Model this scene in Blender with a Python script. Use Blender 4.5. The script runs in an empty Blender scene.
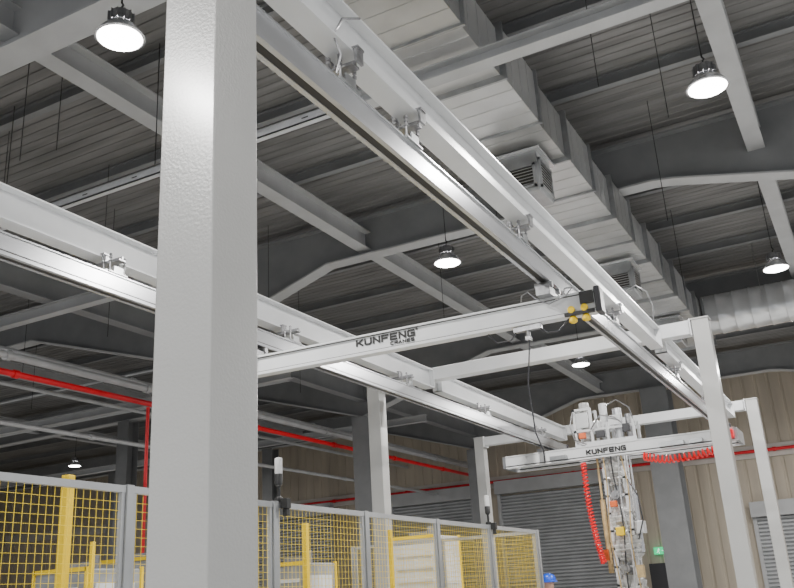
import bpy, bmesh, math, random
from mathutils import Vector, Matrix, noise
random.seed(4)
SC=bpy.context.scene
COL=SC.collection
CZ=1.6   # eye height

# ------------------------------------------------------------------ materials
def mat(name,col,rough=0.5,metal=0.0,var=0.0,vscale=6.0,bump=0.0,bscale=60.0,emit=None,estr=0.0,stretch=None,coat=0.0,col2=None,crough=0.15):
    m=bpy.data.materials.new(name); m.use_nodes=True
    nt=m.node_tree; N=nt.nodes; L=nt.links
    b=N['Principled BSDF']
    b.inputs['Base Color'].default_value=(*col,1); b.inputs['Roughness'].default_value=rough
    b.inputs['Metallic'].default_value=metal
    if coat: b.inputs['Coat Weight'].default_value=coat; b.inputs['Coat Roughness'].default_value=crough
    tc=N.new('ShaderNodeTexCoord')
    src=tc.outputs['Object']
    if stretch:
        mp=N.new('ShaderNodeMapping'); mp.inputs['Scale'].default_value=stretch
        L.new(src,mp.inputs['Vector']); src=mp.outputs['Vector']
    if var>0 or col2:
        n=N.new('ShaderNodeTexNoise'); n.inputs['Scale'].default_value=vscale; n.inputs['Detail'].default_value=6
        L.new(src,n.inputs['Vector'])
        r=N.new('ShaderNodeValToRGB')
        c2=col2 if col2 else tuple(max(0,c*(1-var)) for c in col)
        r.color_ramp.elements[0].color=(*c2,1); r.color_ramp.elements[0].position=0.35
        r.color_ramp.elements[1].color=(*[min(1,c*(1+var*0.3)) for c in col],1); r.color_ramp.elements[1].position=0.65
        L.new(n.outputs['Fac'],r.inputs['Fac']); L.new(r.outputs['Color'],b.inputs['Base Color'])
    if bump>0:
        n=N.new('ShaderNodeTexNoise'); n.inputs['Scale'].default_value=bscale; n.inputs['Detail'].default_value=3
        L.new(src,n.inputs['Vector'])
        bp=N.new('ShaderNodeBump'); bp.inputs['Strength'].default_value=bump; bp.inputs['Distance'].default_value=0.01
        L.new(n.outputs['Fac'],bp.inputs['Height']); L.new(bp.outputs['Normal'],b.inputs['Normal'])
    if emit:
        b.inputs['Emission Color'].default_value=(*emit,1); b.inputs['Emission Strength'].default_value=estr
    return m
M_col   =mat('painted_column_grey',(0.43,0.43,0.42),0.28,0,0.04,3,0.12,100,coat=0.6,crough=0.18)
M_white =mat('white_paint',(0.72,0.73,0.74),0.3,0,0.06,3,0.03,40)
M_alu   =mat('anodised_aluminium',(0.58,0.59,0.61),0.24,0.6,0.05,4)
M_slot  =mat('dark_slot',(0.025,0.023,0.021),0.6)
M_ubeam =mat('grey_structural_paint',(0.24,0.245,0.25),0.5,0,0.12,2)
M_ubeam2=mat('light_structural_paint',(0.48,0.485,0.49),0.42,0,0.10,2)
M_deck  =mat('roof_deck_metal',(0.24,0.235,0.23),0.45,0.15,0.30,2.2,stretch=(0.3,2.5,1))
M_galv  =mat('galvanised_steel',(0.42,0.43,0.44),0.28,0.75,0.2,5)
M_galvl =mat('galvanised_light',(0.80,0.81,0.82),0.22,0.6,0.12,2.5)
M_duct  =mat('duct_sheet_metal',(0.62,0.62,0.615),0.28,0.5,0.14,1.5)
M_duct2 =mat('duct_sheet_metal_weathered',(0.50,0.50,0.49),0.32,0.5,0.16,1.8)
M_strut =mat('bright_strut',(0.66,0.67,0.69),0.35,0.2,0.1,4)
M_zinc  =mat('zinc_hardware',(0.38,0.38,0.39),0.3,0.8,0.25,30)
M_black =mat('black_plastic',(0.02,0.02,0.02),0.4)
M_ink   =mat('black_ink',(0.006,0.006,0.006),0.5)
M_yel   =mat('yellow_paint',(0.98,0.66,0.0),0.45,0,0.05,5)
M_mesh  =mat('yellow_wire',(0.98,0.72,0.05),0.5)
M_red   =mat('red_paint',(0.80,0.006,0.018),0.35,0,0.1,4)
M_hose  =mat('red_hose',(0.95,0.008,0.015),0.3)
M_post  =mat('fence_grey',(0.46,0.47,0.48),0.3,0.35,0.08,4)
M_wall  =mat('beige_wall_panel',(0.57,0.50,0.40),0.55,0,0.16,0.8,stretch=(3,1,0.3))
M_wallt =mat('wall_stripe_panel',(0.62,0.59,0.54),0.6,0,0.1,1.5)
M_shut  =mat('roller_shutter_grey',(0.46,0.47,0.48),0.45,0.2,0.12,2)
M_mach  =mat('machine_grey',(0.34,0.35,0.36),0.4,0.1,0.2,5)
M_floor =mat('green_grey_floor',(0.50,0.50,0.49),0.35,0,0.15,1.2)
M_glow  =mat('lamp_lens',(1,1,1),0.3,emit=(1.0,0.98,0.95),estr=25)
M_refl  =mat('lamp_reflector',(0.7,0.71,0.73),0.25,0.7)
M_dark  =mat('dark_housing',(0.05,0.05,0.055),0.4,0.3)
M_green =mat('exit_green',(0.0,0.45,0.18),0.4,emit=(0.0,0.7,0.25),estr=1.2)
M_wht2  =mat('sign_white',(0.9,0.95,0.9),0.4,emit=(0.9,1,0.9),estr=1.0)
M_bag   =mat('beige_wrap',(0.60,0.44,0.22),0.5,0,0.35,9,0.2,20)
M_org   =mat('orange_red_part',(0.75,0.14,0.03),0.45,0,0.2,9)
M_film  =mat('crumpled_plastic_film',(0.62,0.62,0.60),0.16,0,0.45,5,0.6,12,coat=0.8)
M_blue  =mat('blue_helmet',(0.01,0.08,0.6),0.3)
M_skin  =mat('skin',(0.55,0.33,0.24),0.5)
M_cloth =mat('navy_workwear',(0.04,0.06,0.12),0.8,0,0.2,20)
M_pipe  =mat('grey_pipe',(0.56,0.57,0.58),0.4,0.2,0.1,3)
M_lens  =mat('beacon_lens',(0.8,0.8,0.8),0.25)

# ------------------------------------------------------------------ builder
class B:
    def __init__(s): s.bm=bmesh.new()
    def face(s,vs):
        try: s.bm.faces.new(vs)
        except ValueError: pass
    def box(s,c,d,rot=None):
        hx,hy,hz=d[0]/2,d[1]/2,d[2]/2; P=[]
        for x in(-hx,hx):
            for y in(-hy,hy):
                for z in(-hz,hz):
                    v=Vector((x,y,z))
                    if rot: v=rot@v
                    P.append(s.bm.verts.new(v+Vector(c)))
        for f in((0,1,3,2),(4,6,7,5),(0,4,5,1),(2,3,7,6),(0,2,6,4),(1,5,7,3)): s.face([P[i] for i in f])
        return s
    def ext(s,x0,x1,y0,y1,z0,z1):
        return s.box(((x0+x1)/2,(y0+y1)/2,(z0+z1)/2),(abs(x1-x0),abs(y1-y0),abs(z1-z0)))
    def tube(s,pts,r,n=8,caps=True):
        pts=[Vector(p) for p in pts]; rs=r if isinstance(r,(list,tuple)) else [r]*len(pts)
        rings=[]; up=None
        for i,p in enumerate(pts):
            t=(pts[min(i+1,len(pts)-1)]-pts[max(i-1,0)])
            if t.length<1e-9: t=Vector((0,0,1))
            t.normalize()
            if up is None:
                up=Vector((0,0,1)) if abs(t.z)<0.9 else Vector((1,0,0))
            a=up-t*up.dot(t)
            if a.length<1e-6: a=t.orthogonal()
            a.normalize(); up=a; b=t.cross(a)
            rings.append([s.bm.verts.new(p+(a*math.cos(2*math.pi*k/n)+b*math.sin(2*math.pi*k/n))*rs[i]) for k in range(n)])
        for i in range(len(rings)-1):
            for k in range(n): s.face([rings[i][k],rings[i][(k+1)%n],rings[i+1][(k+1)%n],rings[i+1][k]])
        if caps: s.face(rings[0][::-1]); s.face(rings[-1])
        return s
    def cyl(s,p0,p1,r0,r1=None,n=16): return s.tube([p0,p1],[r0,r0 if r1 is None else r1],n)
    def prism(s,poly,ax,a,b):
        def mk(p,t):
            return {'x':(t,p[0],p[1]),'y':(p[0],t,p[1]),'z':(p[0],p[1],t)}[ax]
        A=[s.bm.verts.new(mk(p,a)) for p in poly]; C=[s.bm.verts.new(mk(p,b)) for p in poly]
        n=len(poly)
        s.face(A[::-1]); s.face(C)
        for i in range(n): s.face([A[i],A[(i+1)%n],C[(i+1)%n],C[i]])
        return s
    def lathe(s,prof,c=(0,0,0),n=28,jit=0.0):
        rings=[]
        for r,z in prof:
            R_=[]
            for k in range(n):
                a=2*math.pi*k/n; rr=r
                if jit: rr=r*(1+jit*noise.noise(Vector((math.cos(a)*3,math.sin(a)*3,z*6+c[0]*7))))
                R_.append(s.bm.verts.new((c[0]+rr*math.cos(a),c[1]+rr*math.sin(a),c[2]+z)))
            rings.append(R_)
        for i in range(len(rings)-1):
            for k in range(n): s.face([rings[i][k],rings[i][(k+1)%n],rings[i+1][(k+1)%n],rings[i+1][k]])
        s.face(rings[0][::-1]); s.face(rings[-1])
        return s
    def out(s,name,m,parent=None,loc=(0,0,0),label=None,cat=None,kind=None,group=None,bevel=0.0,smooth=False):
        bmesh.ops.recalc_face_normals(s.bm,faces=s.bm.faces[:])
        me=bpy.data.meshes.new(name); s.bm.to_mesh(me); s.bm.free()
        me.materials.append(m)
        if smooth:
            me.polygons.foreach_set('use_smooth',[True]*len(me.polygons)); me.set_sharp_from_angle(angle=0.7)
        o=bpy.data.objects.new(name,me); COL.objects.link(o); o.location=loc
        if parent: o.parent=parent
        tag(o,label,cat,kind,group)
        if bevel:
            md=o.modifiers.new('bevel','BEVEL'); md.width=bevel; md.segments=2; md.limit_method='ANGLE'
        return o
def tag(o,label=None,cat=None,kind=None,group=None):
    if label: o['label']=label
    if cat: o['category']=cat
    if kind: o['kind']=kind
    if group: o['group']=group
def empty(name,loc,label,cat,group=None):
    e=bpy.data.objects.new(name,None); COL.objects.link(e); e.location=loc; e.empty_display_size=0.2
    tag(e,label,cat,None,group); return e
GL={'K':[(0,0,0,1),(0,.48,.38,.52),(.3,.5,1,1),(.3,.5,1,0)],
    'U':[(0,1,0,.18),(0,.18,.18,0),(.18,0,.82,0),(.82,0,1,.18),(1,.18,1,1)],
    'N':[(0,0,0,1),(0,1,1,0),(1,0,1,1)],
    'F':[(0,0,0,1),(0,1,1,1),(0,.5,.85,.5)],
    'E':[(0,0,0,1),(0,1,1,1),(0,.5,.9,.5),(0,0,1,0)],
    'G':[(1,1,.15,1),(.15,1,0,.85),(0,.85,0,.15),(0,.15,.15,0),(.15,0,1,0),(1,0,1,.5),(1,.5,.5,.5)],
    'C':[(1,1,.15,1),(.15,1,0,.85),(0,.85,0,.15),(0,.15,.15,0),(.15,0,1,0)],
    'R':[(0,0,0,1),(0,1,1,1),(1,1,1,.5),(1,.5,0,.5),(.5,.5,1,0)],
    'A':[(0,0,.5,1),(.5,1,1,0),(.2,.33,.8,.33)],
    'S':[(1,1,0,1),(0,1,0,.52),(0,.52,1,.52),(1,.52,1,0),(1,0,0,0)]}
def wordmark(word,m,parent,x0,x1,zc,h,y,st=0.24,gap=0.28):
    n=len(word); pit=(x1-x0)/(n-gap*0.5); lw=pit*(1-gap); sw=h*st
    b=B()
    for i,ch in enumerate(word):
        ox=x0+i*pit
        for j,(ax,az,bx,bz) in enumerate(GL[ch]):
            p=Vector((ox+sw/2+ax*(lw-sw*0.6),zc-h/2+sw/2+az*(h-sw))); q=Vector((ox+sw/2+bx*(lw-sw*0.6),zc-h/2+sw/2+bz*(h-sw)))
            dl=(q-p); L=dl.length+sw*0.75; a=math.atan2(dl.y,dl.x); mid=(p+q)/2
            b.box((mid.x,y-0.002-0.0001*j,mid.y),(L,0.003,sw),Matrix.Rotation(-a,3,'Y'))
    return b.out('lettering',m,parent)
def lettering(body,m,parent,x0,x1,zc,h,y,bold=0.0,name='lettering'):
    cu=bpy.data.curves.new('t','FONT'); cu.body=body; cu.size=1; cu.extrude=0.01; cu.offset=bold
    t=bpy.data.objects.new('t',cu); COL.objects.link(t)
    bpy.context.view_layer.update()
    me=bpy.data.meshes.new_from_object(t.evaluated_get(bpy.context.evaluated_depsgraph_get()))
    bpy.data.objects.remove(t)
    xs=[v.co.x for v in me.vertices]; ys=[v.co.y for v in me.vertices]
    a,b,c,d=min(xs),max(xs),min(ys),max(ys)
    for v in me.vertices:
        v.co=(x0+(v.co.x-a)/(b-a)*(x1-x0),y-0.002+v.co.z*(-0.15),zc-h/2+(v.co.y-c)/(d-c)*h)
    me.materials.clear(); me.materials.append(m)
    o=bpy.data.objects.new(name,me); COL.objects.link(o); o.parent=parent
    return o

# ------------------------------------------------------------------ room shell
ZC=CZ+6.6
B().ext(-38,12,-6,31,-0.2,0).out('floor',M_floor,kind='structure')
b=B(); pitch=0.17; y=-6.0; prof=[]
while y<30.6:
    prof+=[(y,ZC),(y+0.13,ZC),(y+0.138,ZC+0.014),(y+0.162,ZC+0.014)]; y+=pitch
A=[b.bm.verts.new((-38,p[0],p[1])) for p in prof]; C=[b.bm.verts.new((12,p[0],p[1])) for p in prof]
for i in range(len(prof)-1): b.face([A[i],A[i+1],C[i+1],C[i]])
b.out('ceiling',M_deck,kind='structure')
b=B(); x=-38.0; prof=[]
while x<12:
    prof+=[(x,30.0),(x+0.28,30.0),(x+0.30,30.03),(x+0.36,30.03)]; x+=0.38
A=[b.bm.verts.new((p[0],p[1],0)) for p in prof]; C=[b.bm.verts.new((p[0],p[1],ZC+0.05)) for p in prof]
for i in range(len(prof)-1): b.face([A[i],A[i+1],C[i+1],C[i]])
b.out('wall_far',M_wall,kind='structure')
B().ext(-38.2,-38,-6,31,0,ZC).out('wall_side',M_wall,kind='structure')
B().ext(-37.9,11,29.90,29.98,CZ+3.55,CZ+3.95).out('trim_1',M_wallt,kind='structure')
def shutter(i,x0,x1,ztop):
    b=B(); z=0.02
    while z<ztop-0.1:
        b.prism([(29.93,z),(29.88,z+0.03),(29.88,z+0.08),(29.93,z+0.11)],'x',x0,x1); z+=0.115
    d=b.out('door_%d'%i,M_shut,kind='structure')
    f=B(); f.ext(x0-0.12,x0,29.82,29.97,0,ztop+0.1).ext(x1,x1+0.12,29.82,29.97,0,ztop+0.1).ext(x0-0.12,x1+0.12,29.6,29.97,ztop-0.05,ztop+0.4)
    f.out('trim_%d'%(i+2),M_ubeam2,kind='structure')
shutter(1,-11.8,-7.9,4.95); shutter(2,-16.2,-12.5,4.9); shutter(3,-3.4,-1.2,3.4); shutter(4,-23,-19,4.9)
b=B(); b.ext(-6.9,-5.9,29.85,29.97,0,2.2).out('door_5',M_dark,kind='structure')

# ------------------------------------------------------------------ main roof frames (haunched I beams)
CX=-11.5
def frame(Y,group):
    e=empty('roof_frame_beam',(0,Y,CZ),'deep grey haunched steel roof beam spanning under the metal deck','roof beam',group)
    bot=[(-36,5.6),(-24,5.68),(-15.4,5.74),(CX,4.6),(-7.8,5.74),(-4.9,5.72),(-2.0,5.72),(-1.7,5.68),(0.0,5.3),(4,5.0),(10,5.3)]
    if Y==5.1: bot=[(x,z-0.12 if -10<x<-1.8 else z) for x,z in bot]
    top=6.42; fw=0.17 if Y==5.1 else 0.14
    w=B(); w.prism(bot+[(10,top),(-36,top)],'y',-0.01,0.01); w.out('web',M_ubeam2 if Y==5.1 else M_ubeam,e)
    f=B()
    for i in range(len(bot)-1):
        (x0,z0),(x1,z1)=bot[i],bot[i+1]
        f.prism([(x0,z0-0.03),(x1,z1-0.03),(x1,z1),(x0,z0)],'y',-fw,fw)
    f.out('bottom_flange',M_ubeam2,e)
    B().ext(-36,10,-0.14,0.14,top,top+0.03).out('top_flange',M_ubeam,e)
    return e
FR=[-2.3,5.1,12.5,19.9,27.3]
for Y in FR: frame(Y,'haunched roof beams')
def ibeam(bm,ax,a,b,c,z0,z1,w,tf=0.02,tw=0.012):
    if ax=='y':
        bm.ext(c-w/2,c+w/2,a,b,z0,z0+tf).ext(c-w/2,c+w/2,a,b,z1-tf,z1).ext(c-tw/2,c+tw/2,a,b,z0+tf,z1-tf)
    else:
        bm.ext(a,b,c-w/2,c+w/2,z0,z0+tf).ext(a,b,c-w/2,c+w/2,z1-tf,z1).ext(a,b,c-tw/2,c+tw/2,z0+tf,z1-tf)
for X in (-24,-18.5,-7.05,-0.5,5.5):
    for i in range(len(FR)-1):
        b=B(); ibeam(b,'y',FR[i]+0.011,FR[i+1]-0.011,0,0,0.35,0.24)
        b.out('roof_purlin',M_ubeam2,loc=(X,0,CZ+5.82),label='light grey steel tie beam between the deep roof beams',cat='roof beam',group='roof tie beams')
for i in range(1,len(FR)-1):
    b=B(); ibeam(b,'y',FR[i]+0.011,FR[i+1]-0.011,0,0,0.45,0.25)
    b.out('valley_girder',M_ubeam,loc=(CX,0,CZ+5.0),label='deep grey girder joining the building columns below the roof',cat='roof beam',group='valley girders')
for Y in (1.4,3.3,6.9,8.8,10.6,14.4,16.2,18.0,21.7,23.6,25.5):
    b=B(); ibeam(b,'x',-36,10,0,0,0.17,0.10)
    b.out('roof_rafter',M_ubeam,loc=(0,Y,CZ+6.42),label='thin grey rafter tight under the corrugated deck',cat='roof beam',group='thin rafters')
b=B(); ibeam(b,'x',-3.9,0.6,0,0,0.15,0.16,0.018)
b.out('duct_support_beam',M_ubeam2,loc=(0,6.8,CZ+4.75),label='plain light grey I beam running under the air duct',cat='beam')
e=empty('slotted_strut',(0,6.8,CZ+4.77),'slim bright galvanised slotted strut below the roof','strut')
B().ext(-9.5,-3.9,-0.06,-0.045,0,0.11).ext(-9.5,-3.9,-0.06,0.06,0.098,0.11).ext(-9.5,-3.9,-0.06,0.02,0,0.012).out('strut_profile',M_strut,e)
b=B(); x=-9.3
while x<-4.0: b.ext(x,x+0.08,-0.062,-0.06,0.045,0.058); x+=0.8
o=b.out('slot_row',M_slot,e); o['kind']='stuff'
for x in (-9.2,-6.6,-4.2): B().cyl((x,0,0.11),(x,0,1.83),0.006,n=6).out('hanger_rod',M_black,e)
for Y,x0,x1,z in ((9.6,-30,-9,4.799),(15.8,-30,-11,4.799),(22.6,-30,-11,4.799)):
    b=B(); ibeam(b,'x',x0,x1,0,0,0.2,0.16,0.015)
    b.out('side_cross_beam',M_ubeam2,loc=(0,Y,CZ+z),label='slim grey suspended cross beam below the side bay roof',cat='beam',group='side bay cross beams')
def bcol(X,Y,top,w=0.45):
    b=B(); b.ext(-w/2,w/2,-w/2,-w/2+0.02,0,top).ext(-w/2,w/2,w/2-0.02,w/2,0,top).ext(-0.01,0.01,-w/2+0.02,w/2-0.02,0,top)
    b.ext(-w/2,-w/2+0.015,-w/2+0.02,w/2-0.02,0,top)
    b.out('building_column',M_ubeam,loc=(X,Y,0),label='tall grey steel H column holding the roof',cat='column',group='building columns')
bcol(CX+0.15,12.5,CZ+4.60,0.4)
for Y in (19.9,27.3): bcol(CX,Y,CZ+4.57,0.5)
for X in (-20,-28): 
    for Y in (19.9,27.3): bcol(X,Y,CZ+5.66,0.45)
bcol(-5.35,27.3,CZ+5.68,0.8)
# ------------------------------------------------------------------ air duct
d=empty('air_duct',(-3.08,-1,CZ+4.95),'large galvanised rectangular air duct hung below the roof','air duct')
for k in range(20):
    y0=k*1.05; s_=0.035 if k%2 else 0.0
    b=B(); b.ext(-0.62+s_,0.62-s_,y0+0.015,y0+1.035,s_,0.64-s_)
    for f in (0.25,0.5,0.75): b.ext(-0.62+s_,0.626-s_,y0+1.05*f-0.005,y0+1.05*f+0.005,s_-0.006,0.642-s_)
    b.out('duct_section',M_duct if k%3 else M_duct2,d)
for k in range(21):
    y=k*1.05
    B().ext(-0.655,0.655,y-0.015,y+0.015,-0.03,0.66).out('duct_flange',M_galv,d)
d2=empty('branch_air_duct',(-2.42,18.93,CZ+5.32),'shiny ribbed rounded galvanised branch duct leading off the main duct','air duct')
b=B(); rings=[]; n=32; x=0.0
while x<7.0:
    for dx,rr in ((0,0.41),(0.27,0.41),(0.285,0.422),(0.31,0.422)):
        ring=[]
        for k in range(n):
            a=2*math.pi*k/n; c_,s_=math.cos(a),math.sin(a)
            ring.append(b.bm.verts.new((x+dx,rr*math.copysign(abs(c_)**0.7,c_),rr*math.copysign(abs(s_)**0.7,s_))))
        rings.append(ring)
    x+=0.33
for i in range(len(rings)-1):
    for k in range(n): b.face([rings[i][k],rings[i][(k+1)%n],rings[i+1][(k+1)%n],rings[i+1][k]])
b.face(rings[0][::-1]); b.face(rings[-1])
b.out('duct_body',M_galvl,d2,smooth=True)
B().ext(-0.0,0.05,-0.44,0.44,-0.40,0.28).out('duct_flange',M_galv,d2)
for x in (1.2,3.6,6.0):
    b=B(); b.cyl((x,-0.43,0.0),(x,-0.43,1.27),0.008,n=6); b.out('hanger_rod',M_zinc,d2)
def diffuser(Y):
    e=empty('air_diffuser',(-2.95,Y,CZ+4.919),'square galvanised air outlet box with side louvres under the duct','air vent','duct outlet boxes')
    B().ext(-0.26,0.26,-0.25,0.25,-0.54,-0.03).out('outlet_box',M_galv,e,bevel=0.01)
    B().ext(0.26,0.265,-0.19,0.19,-0.46,-0.14).out('opening',M_slot,e)
    B().ext(-0.20,0.20,-0.255,-0.25,-0.46,-0.22).out('opening',M_slot,e)
    b=B()
    for k in range(8):
        z=-0.44+k*0.04
        b.box((0.272,0,z),(0.02,0.40,0.005),Matrix.Rotation(0.8,3,'Y'))
    b.ext(0.26,0.285,-0.215,-0.19,-0.49,-0.11).ext(0.26,0.285,0.19,0.215,-0.49,-0.11).ext(0.26,0.285,-0.215,0.215,-0.14,-0.11).ext(0.26,0.285,-0.215,0.215,-0.49,-0.46)
    b.out('louvre',M_galv,e)
    b=B()
    for k in range(6):
        z=-0.44+k*0.04; b.box((0,-0.262,z),(0.42,0.02,0.005),Matrix.Rotation(0.8,3,'X'))
    b.ext(-0.225,-0.20,-0.275,-0.25,-0.49,-0.19).ext(0.20,0.225,-0.275,-0.25,-0.49,-0.19).ext(-0.225,0.225,-0.275,-0.25,-0.22,-0.19).ext(-0.225,0.225,-0.275,-0.25,-0.49,-0.46)
    b.out('louvre',M_galv,e)
    B().ext(-0.31,0.31,-0.30,0.30,-0.03,0.0).out('neck_flange',M_galvl,e)
for Y in (9.2,13.6,17.3): diffuser(Y)

# ------------------------------------------------------------------ crane support portals
def column(X,Y,lab,top=3.10,w=0.2):
    e=empty('support_column',(X,Y,0),lab,'column','crane support columns')
    B().ext(-w/2,w/2,-w/2,w/2,0.02,CZ+top-0.02).out('shaft',M_col,e,bevel=0.005)
    B().ext(-w/2-0.08,w/2+0.08,-w/2-0.08,w/2+0.08,0,0.02).out('base_plate',M_col,e)
    B().ext(-w/2-0.01,w/2+0.01,-w/2-0.01,w/2+0.01,CZ+top-0.02,CZ+top).out('cap_plate',M_col,e)
    return e
PORT=[(1.84,-1.57,-6.1),(11.1,-1.49,-6.2),(17.1,-1.66,-7.1)]
column(-1.565,1.84,'large glossy light grey square steel column in close view',w=0.204)
for (Y,xr,xl) in PORT:
    if Y>2: column(xr,Y,'light grey square steel column of the crane frame')
    column(xl,Y,'light grey square steel column of the crane frame')
    b=B()
    b.ext(xl+0.13,xr-0.13,-0.09,0.09,0,0.18).ext(xl+0.11,xl+0.13,-0.13,0.13,-0.03,0.19).ext(xr-0.13,xr-0.11,-0.13,0.13,-0.03,0.19)
    b.out('portal_crossbeam',M_white,loc=(0,Y,CZ+2.91),label='light grey box crossbeam joining two crane columns',cat='beam',group='portal crossbeams',bevel=0.008)
BZ=2.78
for X in (-2.05,-5.25):
    for a,c in ((1.96,10.98),(11.22,16.98)):
        b=B(); ibeam(b,'y',a,c,0,0,0.27,0.15,0.014,0.012)
        b.ext(-0.075,0.075,a,a+0.015,0,0.27).ext(-0.075,0.075,c-0.015,c,0,0.27)
        b.out('runway_beam',M_white,loc=(X,0,CZ+BZ),label='long white steel I beam carrying the crane rail',cat='beam',group='runway beams')
RX=(-2.07,-5.06)
for X in RX:
    e=empty('crane_rail',(X,2.0,CZ+2.42),'long aluminium profile crane rail with a dark slot','crane rail','crane rails')
    L=14.4
    B().ext(-0.033,0.033,0,L,0.026,0.165).ext(-0.045,0.045,0,L,0.163,0.175).ext(-0.055,-0.024,0,L,0,0.026).ext(0.024,0.055,0,L,0,0.026).out('rail_profile',M_alu,e)
    B().ext(-0.024,0.024,0.01,L-0.01,0.004,0.026).ext(0.033,0.036,0,L,0.028,0.044).ext(-0.036,-0.033,0,L,0.028,0.044).out('rail_slot',M_slot,e)
    B().ext(-0.06,0.06,L,L+0.03,-0.02,0.19).ext(-0.04,0.04,L-0.15,L,-0.04,-0.001).out('end_stop',M_dark,e)
def hanger(X,Y,off):
    H=BZ-2.596
    e=empty('rail_hanger',(X,Y,CZ+2.596),'galvanised bolted hanger clamp holding the crane rail','bracket','rail hanger clamps')
    B().ext(-0.055,0.055,-0.10,0.10,0.0,0.012).ext(-0.055,-0.045,-0.05,0.05,0.012,0.06).ext(0.045,0.055,-0.05,0.05,0.012,0.06).out('saddle',M_galv,e)
    x0=min(-0.08,off-0.1); x1=0.09
    B().ext(x0,x1,-0.035,0.035,0.105,0.120).ext(x0,x1,-0.008,0.008,0.12,0.145).out('clamp_plate',M_zinc,e)
    for s_ in (-1,1):
        B().ext(off+s_*0.08-0.02,off+s_*0.08+0.025,-0.035,0.035,H+0.015,H+0.030).ext(off+s_*0.09-0.008,off+s_*0.09+0.008,-0.035,0.035,0.12,H+0.02).out('beam_clamp',M_zinc,e)
    for dx in (-0.035,0.035):
        for dy in (-0.075,0.075):
            b=B(); b.cyl((dx,dy,0.012),(dx,dy,0.165),0.007,n=8)
            for z in (0.013,0.09,0.121,0.145): b.cyl((dx,dy,z),(dx,dy,z+0.013),0.014,n=6)
            b.out('threaded_rod',M_zinc,e)
for Y in (3.5,4.25,6.15,8.9,12.0,14.6): hanger(RX[0],Y,0.02)
for Y in (4.8,7.3,9.9,12.5,15.1): hanger(RX[1],Y,-0.19)

# ------------------------------------------------------------------ bridge crane 1
c1=empty('bridge_crane',(-3.5,6.70,CZ+2.10),'white bridge crane girder with black lettering and yellow bumpers','crane')
c1.rotation_euler=(0,0,0.035)
gx0,gx1=-1.85,1.82
b=B(); b.ext(gx0,gx1,-0.035,0.035,0.02,0.172).ext(gx0,gx1,-0.055,0.055,0.172,0.188).ext(gx0,gx1,-0.05,0.05,0.0,0.026)
b.out('girder',M_white,c1)
B().ext(gx0,gx1,-0.038,-0.035,0.028,0.034).out('girder_groove',M_slot,c1)
B().ext(gx0,gx1,-0.037,-0.035,0.165,0.171).out('girder_groove',M_slot,c1)
for x in (gx1,gx0-0.05): B().ext(x,x+0.05,-0.07,0.07,-0.01,0.21).out('end_cap',M_dark,c1,bevel=0.01)
for x in (1.43,-1.56):
    b=B(); b.ext(x-0.06,x+0.06,-0.16,0.16,0.189,0.265).ext(x-0.02,x+0.02,-0.03,0.03,0.265,0.318)
    for dy in(-0.11,0.11): b.cyl((x-0.075,dy,0.282),(x+0.075,dy,0.282),0.028)
    b.out('end_truck',M_zinc,c1,smooth=False)
for x in (1.62,1.73):
    B().tube([(x,-0.03,-0.005),(x,-0.03,-0.02),(x,-0.03,-0.05),(x,-0.03,-0.06)],[0.022,0.034,0.034,0.02],14).out('bumper',M_yel,c1,smooth=True)
for x in (1.62,1.73):
    B().tube([(x,-0.052,0.045),(x,-0.058,0.045),(x,-0.07,0.045),(x,-0.075,0.045)],[0.022,0.030,0.030,0.018],14).out('bumper',M_yel,c1,smooth=True)
B().ext(1.56,1.81,-0.07,-0.04,-0.005,0.024).out('bumper_bracket',M_black,c1)
B().ext(1.70,1.81,-0.07,-0.04,0.08,0.18).out('limit_switch',M_black,c1)
wordmark('KUNFENG',M_ink,c1,-0.40,0.20,0.122,0.068,-0.0375,0.25,0.2)
wordmark('CRANES',M_ink,c1,-0.05,0.19,0.062,0.032,-0.0375,0.24,0.25)
lettering('®',M_ink,c1,0.205,0.23,0.150,0.023,-0.0375,0.0)
B().tube([(1.2,-0.05,0.188),(1.22,-0.08,0.24),(1.28,-0.09,0.26),(1.34,-0.1,0.19),(1.45,-0.09,0.12),(1.6,-0.08,0.17),(1.65,-0.07,0.23),(1.58,-0.03,0.25),(1.55,0,0.19)],0.006,6).out('cable_loop',M_zinc,c1,smooth=True)
t=empty('hoist_trolley',(-2.28,6.743,CZ+2.10),'small steel hoist trolley with hanging cable under the girder','hoist')
b=B(); b.ext(-0.12,0.12,-0.025,0.025,-0.045,0.0).cyl((0,0,-0.04),(0,0,-0.1),0.02).ext(-0.02,0.02,-0.03,0.03,-0.13,-0.1)
b.out('trolley_body',M_zinc,t)
B().tube([(0,0,-0.13),(0.0,0,-0.16),(-0.05,0,-0.5),(-0.03,0,-0.9),(0.02,0,-1.05),(0.02,0,-1.15)],0.006,8).out('cable',M_dark,t,smooth=True)
B().tube([(0.1,0,-0.03),(0.16,0,-0.09),(0.26,0,-0.1),(0.34,0,-0.03),(0.36,0,-0.01)],0.007,6).out('festoon_cable',M_dark,t,smooth=True)
B().tube([(-0.1,0,-0.03),(-0.16,0,-0.10),(-0.28,0,-0.10),(-0.36,0,-0.01)],0.007,6).out('festoon_cable',M_dark,t,smooth=True)

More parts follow.
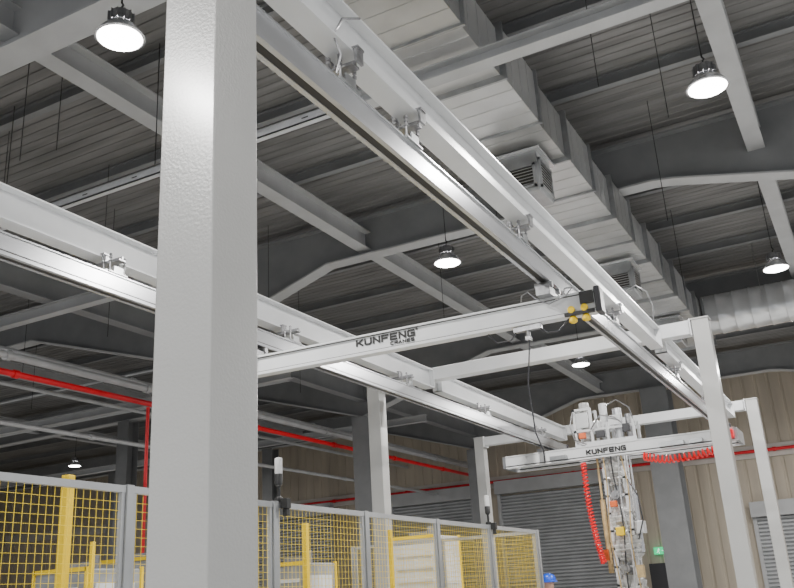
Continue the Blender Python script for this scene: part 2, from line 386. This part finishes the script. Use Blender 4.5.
# ------------------------------------------------------------------ bridge crane 2 + manipulator
c2=empty('bridge_crane',(-3.7,15.3,CZ+2.10),'white double girder bridge crane at the end of the rails','crane')
for dy in (-0.28,0.28):
    B().ext(-2.05,1.9,dy-0.045,dy+0.045,0,0.19).ext(-2.05,1.9,dy-0.06,dy+0.06,0.19,0.21).ext(-2.05,1.9,dy-0.055,dy+0.055,-0.01,0.015).out('girder',M_white,c2)
    B().ext(-2.05,1.9,dy-0.049,dy-0.045,0.02,0.035).out('girder_groove',M_slot,c2)
for x in (-2.10,1.9): B().ext(x,x+0.05,-0.36,0.36,-0.01,0.2).out('end_cap',M_galv,c2)
for x in (1.63,-1.36):
    b=B(); b.ext(x-0.06,x+0.06,-0.38,0.38,0.211,0.26).ext(x-0.02,x+0.02,-0.3,-0.24,0.26,0.315).ext(x-0.02,x+0.02,0.24,0.3,0.26,0.315)
    b.out('end_truck',M_zinc,c2)
for x,s_ in ((-1.2,0.3),(0.7,0.4),(1.2,0.2)):
    B().ext(x,x+s_,-0.40,-0.33,0.03,0.10).out('cable_tray',M_galv,c2)
B().ext(1.75,1.9,-0.5,-0.345,0.02,0.16).out('drive_box',M_red,c2,bevel=0.02)
B().ext(1.58,1.72,-0.46,-0.345,0.03,0.18).out('junction_box',M_dark,c2,bevel=0.01)
B().ext(-1.95,-0.9,-0.2,0.2,0.211,0.23).out('walk_plate',M_galv,c2)
wordmark('KUNFENG',M_ink,c2,-0.56,0.14,0.10,0.09,-0.335,0.26,0.2)
m=empty('lifting_manipulator',(-3.95,15.3,CZ+0.2),'film wrapped white pneumatic lifting manipulator hanging from the far crane','manipulator')
b=B(); b.ext(-0.52,0.56,-0.20,-0.15,2.13,2.2).ext(-0.52,0.56,0.15,0.20,2.13,2.2)
for x in(-0.49,-0.20,0.08,0.53):
    for y in(-0.175,0.175): b.ext(x-0.022,x+0.022,y-0.022,y+0.022,2.0,2.80 if x<0 else 2.5)
for z in (2.38,2.76):
    b.ext(-0.52,-0.18 if z>2.5 else 0.56,-0.20,-0.15,z,z+0.04).ext(-0.52,-0.18 if z>2.5 else 0.56,0.15,0.20,z,z+0.04)
    b.ext(-0.52,-0.47,-0.2,0.2,z,z+0.04)
b.out('carriage_frame',M_white,m)
B().ext(-0.46,-0.24,-0.215,-0.20,2.45,2.72).out('cover_plate',M_galvl,m,bevel=0.005)
B().ext(0.12,0.34,-0.23,-0.205,2.43,2.60).out('cover_plate',M_white,m,bevel=0.005)
B().cyl((-0.34,0.0,2.2),(-0.34,0.0,2.92),0.09,n=20).out('balancer_cylinder',M_film,m,smooth=True)
B().cyl((0.0,-0.02,2.2),(0.0,-0.02,2.86),0.07,n=20).out('balancer_cylinder',M_white,m,smooth=True)
B().cyl((0.24,-0.02,2.2),(0.24,-0.02,2.74),0.08,n=20).out('balancer_cylinder',M_alu,m,smooth=True)
B().cyl((0.42,-0.02,2.2),(0.42,-0.02,2.62),0.05,n=20).out('balancer_cylinder',M_zinc,m,smooth=True)
B().ext(-0.12,0.04,-0.27,-0.21,2.24,2.36).out('valve_box',M_dark,m,bevel=0.01)
B().ext(0.36,0.48,-0.28,-0.2,2.28,2.42).out('valve_box',M_dark,m,bevel=0.01)
B().ext(-0.42,-0.30,-0.27,-0.2,2.26,2.36).out('valve_box',M_org,m,bevel=0.01)
for pts in (((-0.2,-0.24,2.4),(0.0,-0.3,2.62),(0.25,-0.28,2.55),(0.4,-0.24,2.40)),((0.1,-0.2,2.78),(0.3,-0.22,2.86),(0.5,-0.2,2.7),(0.56,-0.18,2.4)),((-0.5,-0.22,2.75),(-0.56,-0.26,2.5),(-0.5,-0.28,2.25),(-0.3,-0.27,2.15))):
    B().tube(pts,0.012,8).out('hose',M_zinc,m,smooth=True)
b=B(); b.ext(-0.12,-0.05,-0.14,-0.07,-0.8,2.1).ext(0.21,0.28,-0.14,-0.07,-0.8,2.1).ext(-0.12,-0.05,0.05,0.12,-0.8,2.1).ext(0.21,0.28,0.05,0.12,-0.8,2.1)
z=-0.8
while z<2.1:
    b.ext(-0.12,0.28,-0.14,-0.11,z,z+0.035).ext(-0.12,0.28,0.09,0.12,z,z+0.035); z+=0.29
b.out('mast',M_white,m)
B().ext(0.01,0.15,-0.06,0.05,-0.9,2.0).out('telescopic_arm',M_galv,m,bevel=0.01)
for zc,hh,r0,xo in ((1.68,0.26,0.20,0.07),(0.86,0.24,0.22,0.08),(0.40,0.22,0.25,0.11),(-0.45,0.40,0.24,0.11)):
    prof=[]
    for k in range(19):
        f=k/18; prof.append((r0*(0.66+0.34*math.sin(math.pi*f))*(1+0.07*math.sin(k*2.1)),-hh+2*hh*f))
    B().lathe(prof,c=(xo,0,zc),n=34,jit=0.45).out('film_sleeve',M_film,m,smooth=True)
for z in (1.25,0.06):
    B().cyl((0.08,-0.26,z),(0.08,-0.14,z),0.075,n=20).cyl((0.08,-0.29,z),(0.08,-0.25,z),0.035,n=14).out('joint_hub',M_zinc,m,smooth=True)
B().cyl((-0.19,-0.12,0.0),(-0.19,-0.12,1.2),0.045,n=16).cyl((-0.19,-0.12,1.2),(-0.19,-0.12,2.0),0.02,n=12).out('air_cylinder',M_bag,m,smooth=True)
B().cyl((0.36,-0.06,0.3),(0.36,-0.06,1.3),0.04,n=16).cyl((0.36,-0.06,1.3),(0.36,-0.06,1.9),0.018,n=12).out('air_cylinder',M_alu,m,smooth=True)
for k,(x0,mm) in enumerate(((-0.06,M_bag),(0.20,M_pipe),(0.12,M_dark),(0.28,M_bag))):
    B().tube([(x0+0.035*math.sin(j*0.5+k*1.7),-0.27-0.03*math.sin(j*0.6+k),2.05-j*0.145) for j in range(20)],0.012,8).out('hose',mm,m,smooth=True)
B().tube([(0.3,-0.2,1.5),(0.45,-0.25,1.2),(0.48,-0.25,0.8),(0.36,-0.22,0.5)],0.012,8).out('hose',M_dark,m,smooth=True)
B().ext(0.32,0.46,-0.18,0.02,0.60,0.80).out('control_box',M_white,m,bevel=0.01)
B().ext(0.27,0.38,-0.30,-0.18,-0.10,0.10).out('control_box',M_bag,m,bevel=0.01)
B().ext(-0.28,-0.18,-0.20,-0.08,0.2,0.38).out('control_box',M_org,m,bevel=0.01)
B().ext(-0.02,0.10,-0.33,-0.24,1.05,1.15).out('control_box',M_org,m,bevel=0.01)
B().ext(0.02,0.16,-0.32,-0.24,0.58,0.72).out('control_box',M_yel,m,bevel=0.01)
B().ext(-0.18,0.34,-0.1,0.1,-1.0,-0.9).ext(-0.18,-0.13,-0.08,0.08,-1.15,-1.0).ext(0.29,0.34,-0.08,0.08,-1.15,-1.0).out('gripper',M_zinc,m)
def coil(name,pts0,R,turns,r,lab):
    P=[Vector(p) for p in pts0]; o0=P[0].copy(); pts=[]; n=turns*10
    for k in range(n+1):
        f=k/n*(len(P)-1); i=min(int(f),len(P)-2); g=f-i
        p0=P[max(i-1,0)];p1=P[i];p2=P[i+1];p3=P[min(i+2,len(P)-1)]
        c=0.5*((2*p1)+(p2-p0)*g+(2*p0-5*p1+4*p2-p3)*g*g+(3*p1-p0-3*p2+p3)*g**3)
        tg=(p2-p1).normalized(); a=Vector((0,1,0)); cc=tg.cross(a).normalized()
        th=2*math.pi*turns*k/n
        pts.append(c-o0+a*R*math.cos(th)+cc*R*math.sin(th))
    B().tube(pts,r,6).out(name,M_hose,loc=o0,label=lab,cat='air hose',smooth=True)
coil('coiled_air_hose',[(-3.30,15.02,CZ+2.02),(-2.9,15.0,CZ+1.93),(-2.4,15.0,CZ+1.95),(-1.95,15.0,CZ+2.02)],0.060,20,0.015,'red coiled air hose stretched along the far crane')
coil('coiled_air_hose',[(-4.33,14.97,CZ+2.03),(-4.32,14.95,CZ+1.4),(-4.25,14.9,CZ+0.8),(-4.16,14.85,CZ+0.36)],0.042,34,0.013,'red coiled air hose hanging down beside the manipulator')

B().tube([(0.0,0,0.0),(0.03,0,0.10),(0.02,-0.05,0.20),(0.06,-0.02,0.30),(0.10,0.1,0.36)],0.007,8).out('power_cable',M_zinc,loc=(-2.02,3.36,CZ+2.60),label='thin grey power cable looping from rail to beam',cat='cable',smooth=True)
B().tube([(0.0,0,-0.03),(-0.03,0,0.10),(0.08,0,0.14),(0.18,0.05,0.06),(0.22,0.1,-0.1),(0.18,0.2,-0.25)],0.006,8).out('power_cable',M_zinc,loc=(-2.0,9.6,CZ+3.07),label='thin grey cable looping near the column top',cat='cable',smooth=True)

# ------------------------------------------------------------------ lamps
LZ=CZ+4.86
def lamp(X,Y):
    e=empty('high_bay_lamp',(X,Y,LZ),'round aluminium high bay lamp, lit, hanging on a cord','ceiling lamp','high bay lamps')
    b=B(); b.lathe([(0.215,0.0),(0.222,0.005),(0.18,0.07),(0.11,0.14),(0.10,0.15),(0.09,0.14),(0.17,0.06),(0.205,0.004)]); b.out('reflector',M_refl,e,smooth=True)
    B().lathe([(0.04,-0.02),(0.15,-0.018),(0.198,0.0),(0.19,0.012),(0.04,0.014)]).out('lens',M_glow,e,smooth=True)
    b=B(); b.lathe([(0.09,0.15),(0.10,0.16),(0.10,0.26),(0.06,0.28),(0.03,0.29)],n=20)
    for k in range(12):
        a=k*math.pi/6; b.box((0.105*math.cos(a),0.105*math.sin(a),0.21),(0.03,0.006,0.1),Matrix.Rotation(a,3,'Z'))
    b.out('heat_sink',M_zinc,e,smooth=False)
    b=B(); b.tube([(0,0,0.29),(0,0,0.33),(0.02,0,0.35),(0,0,0.38),(0,0,0.45),(0,0,1.73)],[0.01,0.01,0.01,0.01,0.006,0.006],6); b.out('cord',M_black,e)
    li=bpy.data.lights.new('bulb','AREA'); li.shape='DISK'; li.size=0.38; li.energy=320; li.color=(1.0,0.98,0.95)
    lo=bpy.data.objects.new('bulb',li); COL.objects.link(lo); lo.parent=e; lo.location=(0,0,-0.03)
for X,Y in ((-5.1,4.76),(-5.1,11.6),(-5.38,19.4),(-0.68,8.65),(-0.7,15.2),(-0.7,22.2),(-0.3,-1.5),(-5.1,-2.5),
            (-16,8.0),(-23.7,21.2),(-28,12),(4,5),(4,14),(4,24)): lamp(X,Y)
for X,Y,l in ((-7.4,5.6,1.9),(-7.2,5.9,1.7),(-6.6,8.0,1.2),(-1.2,9.3,1.6),(-1.7,8.2,1.6),(-1.75,11.6,1.9),(-9.4,8.7,1.8),(-8.8,12.0,2.2),(-10.5,9.9,2.3),(-4.0,11.0,1.7),(-2.3,15.8,1.6),(-6.4,14.2,2.0),(-13,13.8,2.4),(-10.2,15.0,2.4),(-14.5,11.5,2.0),(-16,13,2.2),(-13.5,17,2.2),(-9.8,7.2,1.7)):
    B().cyl((0,0,-l),(0,0,0),0.005,n=6).out('hanger_rod',M_black,loc=(X,Y,ZC),label='thin dark suspension rod hanging from the roof deck',cat='rod',group='suspension rods')
# ------------------------------------------------------------------ pipes
def pipe(name,pts,r,m_,lab,joints=True):
    b=B()
    for i in range(len(pts)-1):
        p,q=Vector(pts[i]),Vector(pts[i+1]); b.cyl(p,q,r,n=14)
        if joints:
            n=max(1,int((q-p).length/3)); dd=(q-p).normalized()
            for k in range(n+1):
                cpt=p+(q-p)*(k/n); b.cyl(cpt-dd*0.05,cpt+dd*0.05,r*1.35,n=14)
    return b.out(name,m_,label=lab,cat='pipe',smooth=True)
pipe('sprinkler_pipe',[(-12.45,3,CZ+3.97),(-12.45,29.95,CZ+3.97)],0.055,M_red,'red fire sprinkler main pipe running below the roof')
pipe('sprinkler_pipe',[(-12.5,12.95,0),(-12.5,12.95,CZ+3.91)],0.035,M_red,'thin vertical red fire sprinkler riser pipe',False)
pipe('sprinkler_pipe',[(-22,29.75,CZ+3.75),(4,29.75,CZ+3.75)],0.05,M_red,'thin red sprinkler pipe fixed along the end wall')
pipe('service_pipe',[(-12.7,3,CZ+4.35),(-12.7,29.95,CZ+4.35)],0.07,M_pipe,'light grey service pipe above the red sprinkler pipe')
pipe('service_pipe',[(-13.1,3,CZ+4.58),(-13.1,29.95,CZ+4.58)],0.05,M_pipe,'light grey service pipe above the red sprinkler pipe')
pipe('service_pipe',[(-14.2,3,CZ+3.55),(-14.2,29.95,CZ+3.55)],0.045,M_pipe,'pale service pipe running beside the red sprinkler pipe')
for (p_,q_,r_) in (((-26,17.2,5.2),(-11.6,17.2,5.2),0.05),((-26,14.0,5.05),(-11.6,14.0,5.05),0.03),((-15.5,3,4.7),(-15.5,29.9,4.7),0.05),((-17.5,3,4.4),(-17.5,29.9,4.4),0.04)):
    B().cyl((p_[0],p_[1],CZ+p_[2]),(q_[0],q_[1],CZ+q_[2]),r_,n=10).out('conduit_pipe',M_pipe,label='thin grey conduit running below the roof',cat='pipe',group='roof conduits',smooth=True)
# ------------------------------------------------------------------ fence (one thing with parts)
FY=[1.3,2.8,4.3,5.9,7.35,8.9,10.4,12.1]; FX=-4.3; FT=2.4
fence=empty('safety_fence',(FX,6.7,0),'grey aluminium safety fence with yellow wire mesh panels','fence')
def fpost(x,y):
    B().ext(x-0.03,x+0.03,y-0.03,y+0.03,0.01,FT).ext(x-0.07,x+0.07,y-0.07,y+0.07,0,0.01).out('fence_post',M_post,fence)
def fpanel(p,q):
    p,q=Vector(p),Vector(q); Lh=(q-p).length/2; ang=math.atan2(q.y-p.y,q.x-p.x)
    h=Lh-0.035
    f=B(); f.ext(-h,h,-0.02,0.02,FT-0.05,FT-0.005).ext(-h,h,-0.02,0.02,0.12,0.16).ext(-h,-h+0.03,-0.015,0.015,0.16,FT-0.05).ext(h-0.03,h,-0.015,0.015,0.16,FT-0.05)
    o=f.out('fence_panel',M_post,fence,loc=((p.x+q.x)/2,(p.y+q.y)/2,0)); o.rotation_euler=(0,0,ang)
    b=B(); y=-h+0.05
    while y<h-0.03: b.ext(y-0.0013,y+0.0013,-0.0013,0.0013,0.16,FT-0.05); y+=0.055
    z=0.20
    while z<FT-0.06: b.ext(-h+0.03,h-0.03,0.0013,0.0036,z-0.0013,z+0.0013); z+=0.055
    b.out('wire_mesh',M_mesh,o)
for Y in FY: fpost(0,Y-6.7)
for i in range(len(FY)-1): fpanel((0,FY[i]-6.7,0),(0,FY[i+1]-6.7,0))
for x in (-1.5,-3.0): fpost(x,12.1-6.7)
fpanel((0,5.4,0),(-1.5,5.4,0)); fpanel((-1.5,5.4,0),(-3.0,5.4,0))
for X,Y,w,top in ((-5.65,5.0,0.075,2.68),(-5.65,8.35,0.06,2.45),(-5.65,10.3,0.05,2.45),(-7.9,7.4,0.045,2.4),(-7.9,9.4,0.045,2.4)):
    e=empty('yellow_guard_post',(X,Y,0),'yellow painted guard post inside the fenced cell','post','yellow guard posts')
    B().ext(-w/2,w/2,-w/2,w/2,0.01,top).out('shaft',M_yel,e,bevel=0.005)
    B().ext(-w,w,-w,w,0,0.01).out('foot_plate',M_yel,e)
def machine(X,Y,w,d_,h,lab,mm=None):
    e=empty('machine_cabinet',(X,Y,0),lab,'machine','machine cabinets')
    B().ext(-w/2,w/2,-d_/2,d_/2,0.1,h).out('body',mm or M_mach,e,bevel=0.02)
    b=B(); b.ext(-w/2,w/2,-d_/2,d_/2,0.0,0.1)
    for x in (-w/2,w/2):
        for y in (-d_/2,d_/2): b.ext(x-0.02,x+0.02,y-0.02,y+0.02,0.1,h+0.02)
    b.ext(-w/2,w/2,-d_/2-0.02,-d_/2,h-0.03,h+0.02).out('yellow_frame',M_yel,e)
    b=B()
    for z in (0.72,0.8,0.88): b.ext(-w*0.35,w*0.35,-d_/2-0.02,-d_/2,h*z,h*z+0.05)
    b.out('panel_slot',M_white,e)
    B().ext(-w*0.3,w*0.3,-d_/2-0.03,-d_/2,h*0.55,h*0.66).out('display',M_dark,e)
    B().ext(w/2,w/2+0.02,-d_*0.35,d_*0.35,h*0.7,h*0.92).out('side_panel',M_white,e)
    b=B(); b.cyl((0.1,0,h),(0.1,0,h+0.18),0.06,n=14); b.ext(-0.25,0.1,-0.1,0.1,h,h+0.1); b.out('top_unit',M_zinc,e)
machine(-6.9,13.8,0.9,0.8,2.55,'white machine cabinet with yellow frame behind the fence',M_white)
machine(-7.5,11.0,0.6,0.8,2.15,'grey machine cabinet with yellow frame behind the fence')
machine(-8.9,8.3,0.9,0.9,2.15,'grey machine cabinet with yellow frame behind the fence')
machine(-9.6,5.9,0.9,0.9,2.05,'grey machine cabinet with yellow frame behind the fence')
machine(-9.8,10.2,1.0,0.9,2.35,'grey machine cabinet with yellow frame behind the fence')
def beacon(Y):
    e=empty('signal_beacon',(FX,Y,FT),'signal tower lamp with white lens and black base on the fence','signal light','signal beacons')
    B().lathe([(0.035,0.0),(0.04,0.01),(0.035,0.03),(0.014,0.045),(0.014,0.12),(0.032,0.14),(0.034,0.22),(0.03,0.225)],n=18).out('base',M_black,e,smooth=True)
    B().lathe([(0.03,0.226),(0.032,0.232),(0.032,0.34),(0.03,0.355),(0.02,0.36)],n=18).out('lens',M_lens,e,smooth=True)
    B().ext(0.034,0.10,-0.03,0.03,-0.06,0.02).ext(0.05,0.09,-0.02,0.02,-0.12,-0.06).out('bracket',M_black,e,bevel=0.004)
beacon(5.98); beacon(10.4)
s=empty('exit_sign',(-6.45,29.84,CZ+0.98),'small green lit emergency exit sign on the end wall','sign')
B().ext(-0.22,0.22,-0.04,0.04,-0.11,0.11).out('sign_box',M_green,s)
b=B(); b.cyl((-0.06,-0.045,0.06),(-0.06,-0.041,0.06),0.02,n=12)
for p,q in (((-0.06,0.04),(-0.09,-0.02)),((-0.09,-0.02),(-0.05,-0.05)),((-0.05,-0.05),(-0.06,-0.09)),((-0.09,-0.02),(-0.13,-0.06)),((-0.065,0.03),(-0.02,0.01)),((-0.065,0.03),(-0.11,0.02)),((0.03,0),(0.16,0)),((0.16,0),(0.12,0.04)),((0.16,0),(0.12,-0.04))):
    b.cyl((p[0],-0.043,p[1]),(q[0],-0.043,q[1]),0.009,n=6)
b.out('pictogram',M_wht2,s)
# ------------------------------------------------------------------ person
pe=empty('person',(-4.85,14.0,0),'worker in dark clothes and blue helmet standing behind the fence','person')
me=bpy.data.meshes.new('body')
V=[((0,0,0.98),.15,.11),((0,0,1.18),.14,.10),((0,0,1.38),.17,.10),((0,0,1.50),.06,.06),((0,-0.01,1.58),.055,.06),((0,-0.02,1.68),.085,.10),
   ((.19,0,1.42),.06,.06),((.23,.02,1.15),.045,.045),((.22,-.06,.90),.033,.033),((.22,-.08,.80),.035,.02),
   ((-.19,0,1.42),.06,.06),((-.23,.02,1.15),.045,.045),((-.22,-.06,.90),.033,.033),((-.22,-.08,.80),.035,.02),
   ((.10,0,.88),.09,.09),((.11,-.01,.50),.06,.06),((.11,.02,.09),.042,.045),((.11,-.14,.04),.04,.03),
   ((-.10,0,.88),.09,.09),((-.11,-.01,.50),.06,.06),((-.11,.02,.09),.042,.045),((-.11,-.14,.04),.04,.03)]
E=[(0,1),(1,2),(2,3),(3,4),(4,5),(2,6),(6,7),(7,8),(8,9),(2,10),(10,11),(11,12),(12,13),(0,14),(14,15),(15,16),(16,17),(0,18),(18,19),(19,20),(20,21)]
me.from_pydata([v[0] for v in V],E,[]); po=bpy.data.objects.new('body',me); COL.objects.link(po); po.parent=pe
md=po.modifiers.new('skin','SKIN')
for i,v in enumerate(V):
    me.skin_vertices[0].data[i].radius=(v[1],v[2])
me.skin_vertices[0].data[0].use_root=True
sd=po.modifiers.new('sub','SUBSURF'); sd.levels=2; sd.render_levels=2
me.materials.append(M_cloth)
B().lathe([(0.05,-0.12),(0.075,-0.08),(0.088,0.0),(0.085,0.06),(0.05,0.09)],c=(0,-0.025,1.68),n=20).out('face',M_skin,pe,smooth=True)
b=B(); b.lathe([(0.15,0.0),(0.152,0.008),(0.125,0.02),(0.122,0.06),(0.10,0.105),(0.05,0.13),(0.01,0.135)],c=(0,-0.02,1.71),n=26); b.ext(-0.07,0.07,-0.21,-0.14,1.708,1.716)
b.out('helmet',M_blue,pe,smooth=True)

# ------------------------------------------------------------------ camera
p=math.radians(19.2); yw=math.radians(27.4); roll=math.radians(3.4)
F=Vector((-math.sin(yw)*math.cos(p),math.cos(yw)*math.cos(p),math.sin(p)))
R=Vector((math.cos(yw),math.sin(yw),0)); U=R.cross(F)
cx=math.cos(roll)*R-math.sin(roll)*U; cy=math.sin(roll)*R+math.cos(roll)*U
cam=bpy.data.cameras.new('camera'); co=bpy.data.objects.new('camera',cam); COL.objects.link(co)
cam.sensor_width=36; cam.lens=873/794*36; cam.clip_end=200
mw=Matrix((( cx.x,cy.x,-F.x,0),(cx.y,cy.y,-F.y,0),(cx.z,cy.z,-F.z,CZ),(0,0,0,1)))
co.matrix_world=mw; SC.camera=co
w=bpy.data.worlds.new('world'); SC.world=w; w.use_nodes=True
w.node_tree.nodes['Background'].inputs['Color'].default_value=(0.93,0.96,1.0,1); w.node_tree.nodes['Background'].inputs['Strength'].default_value=0.66
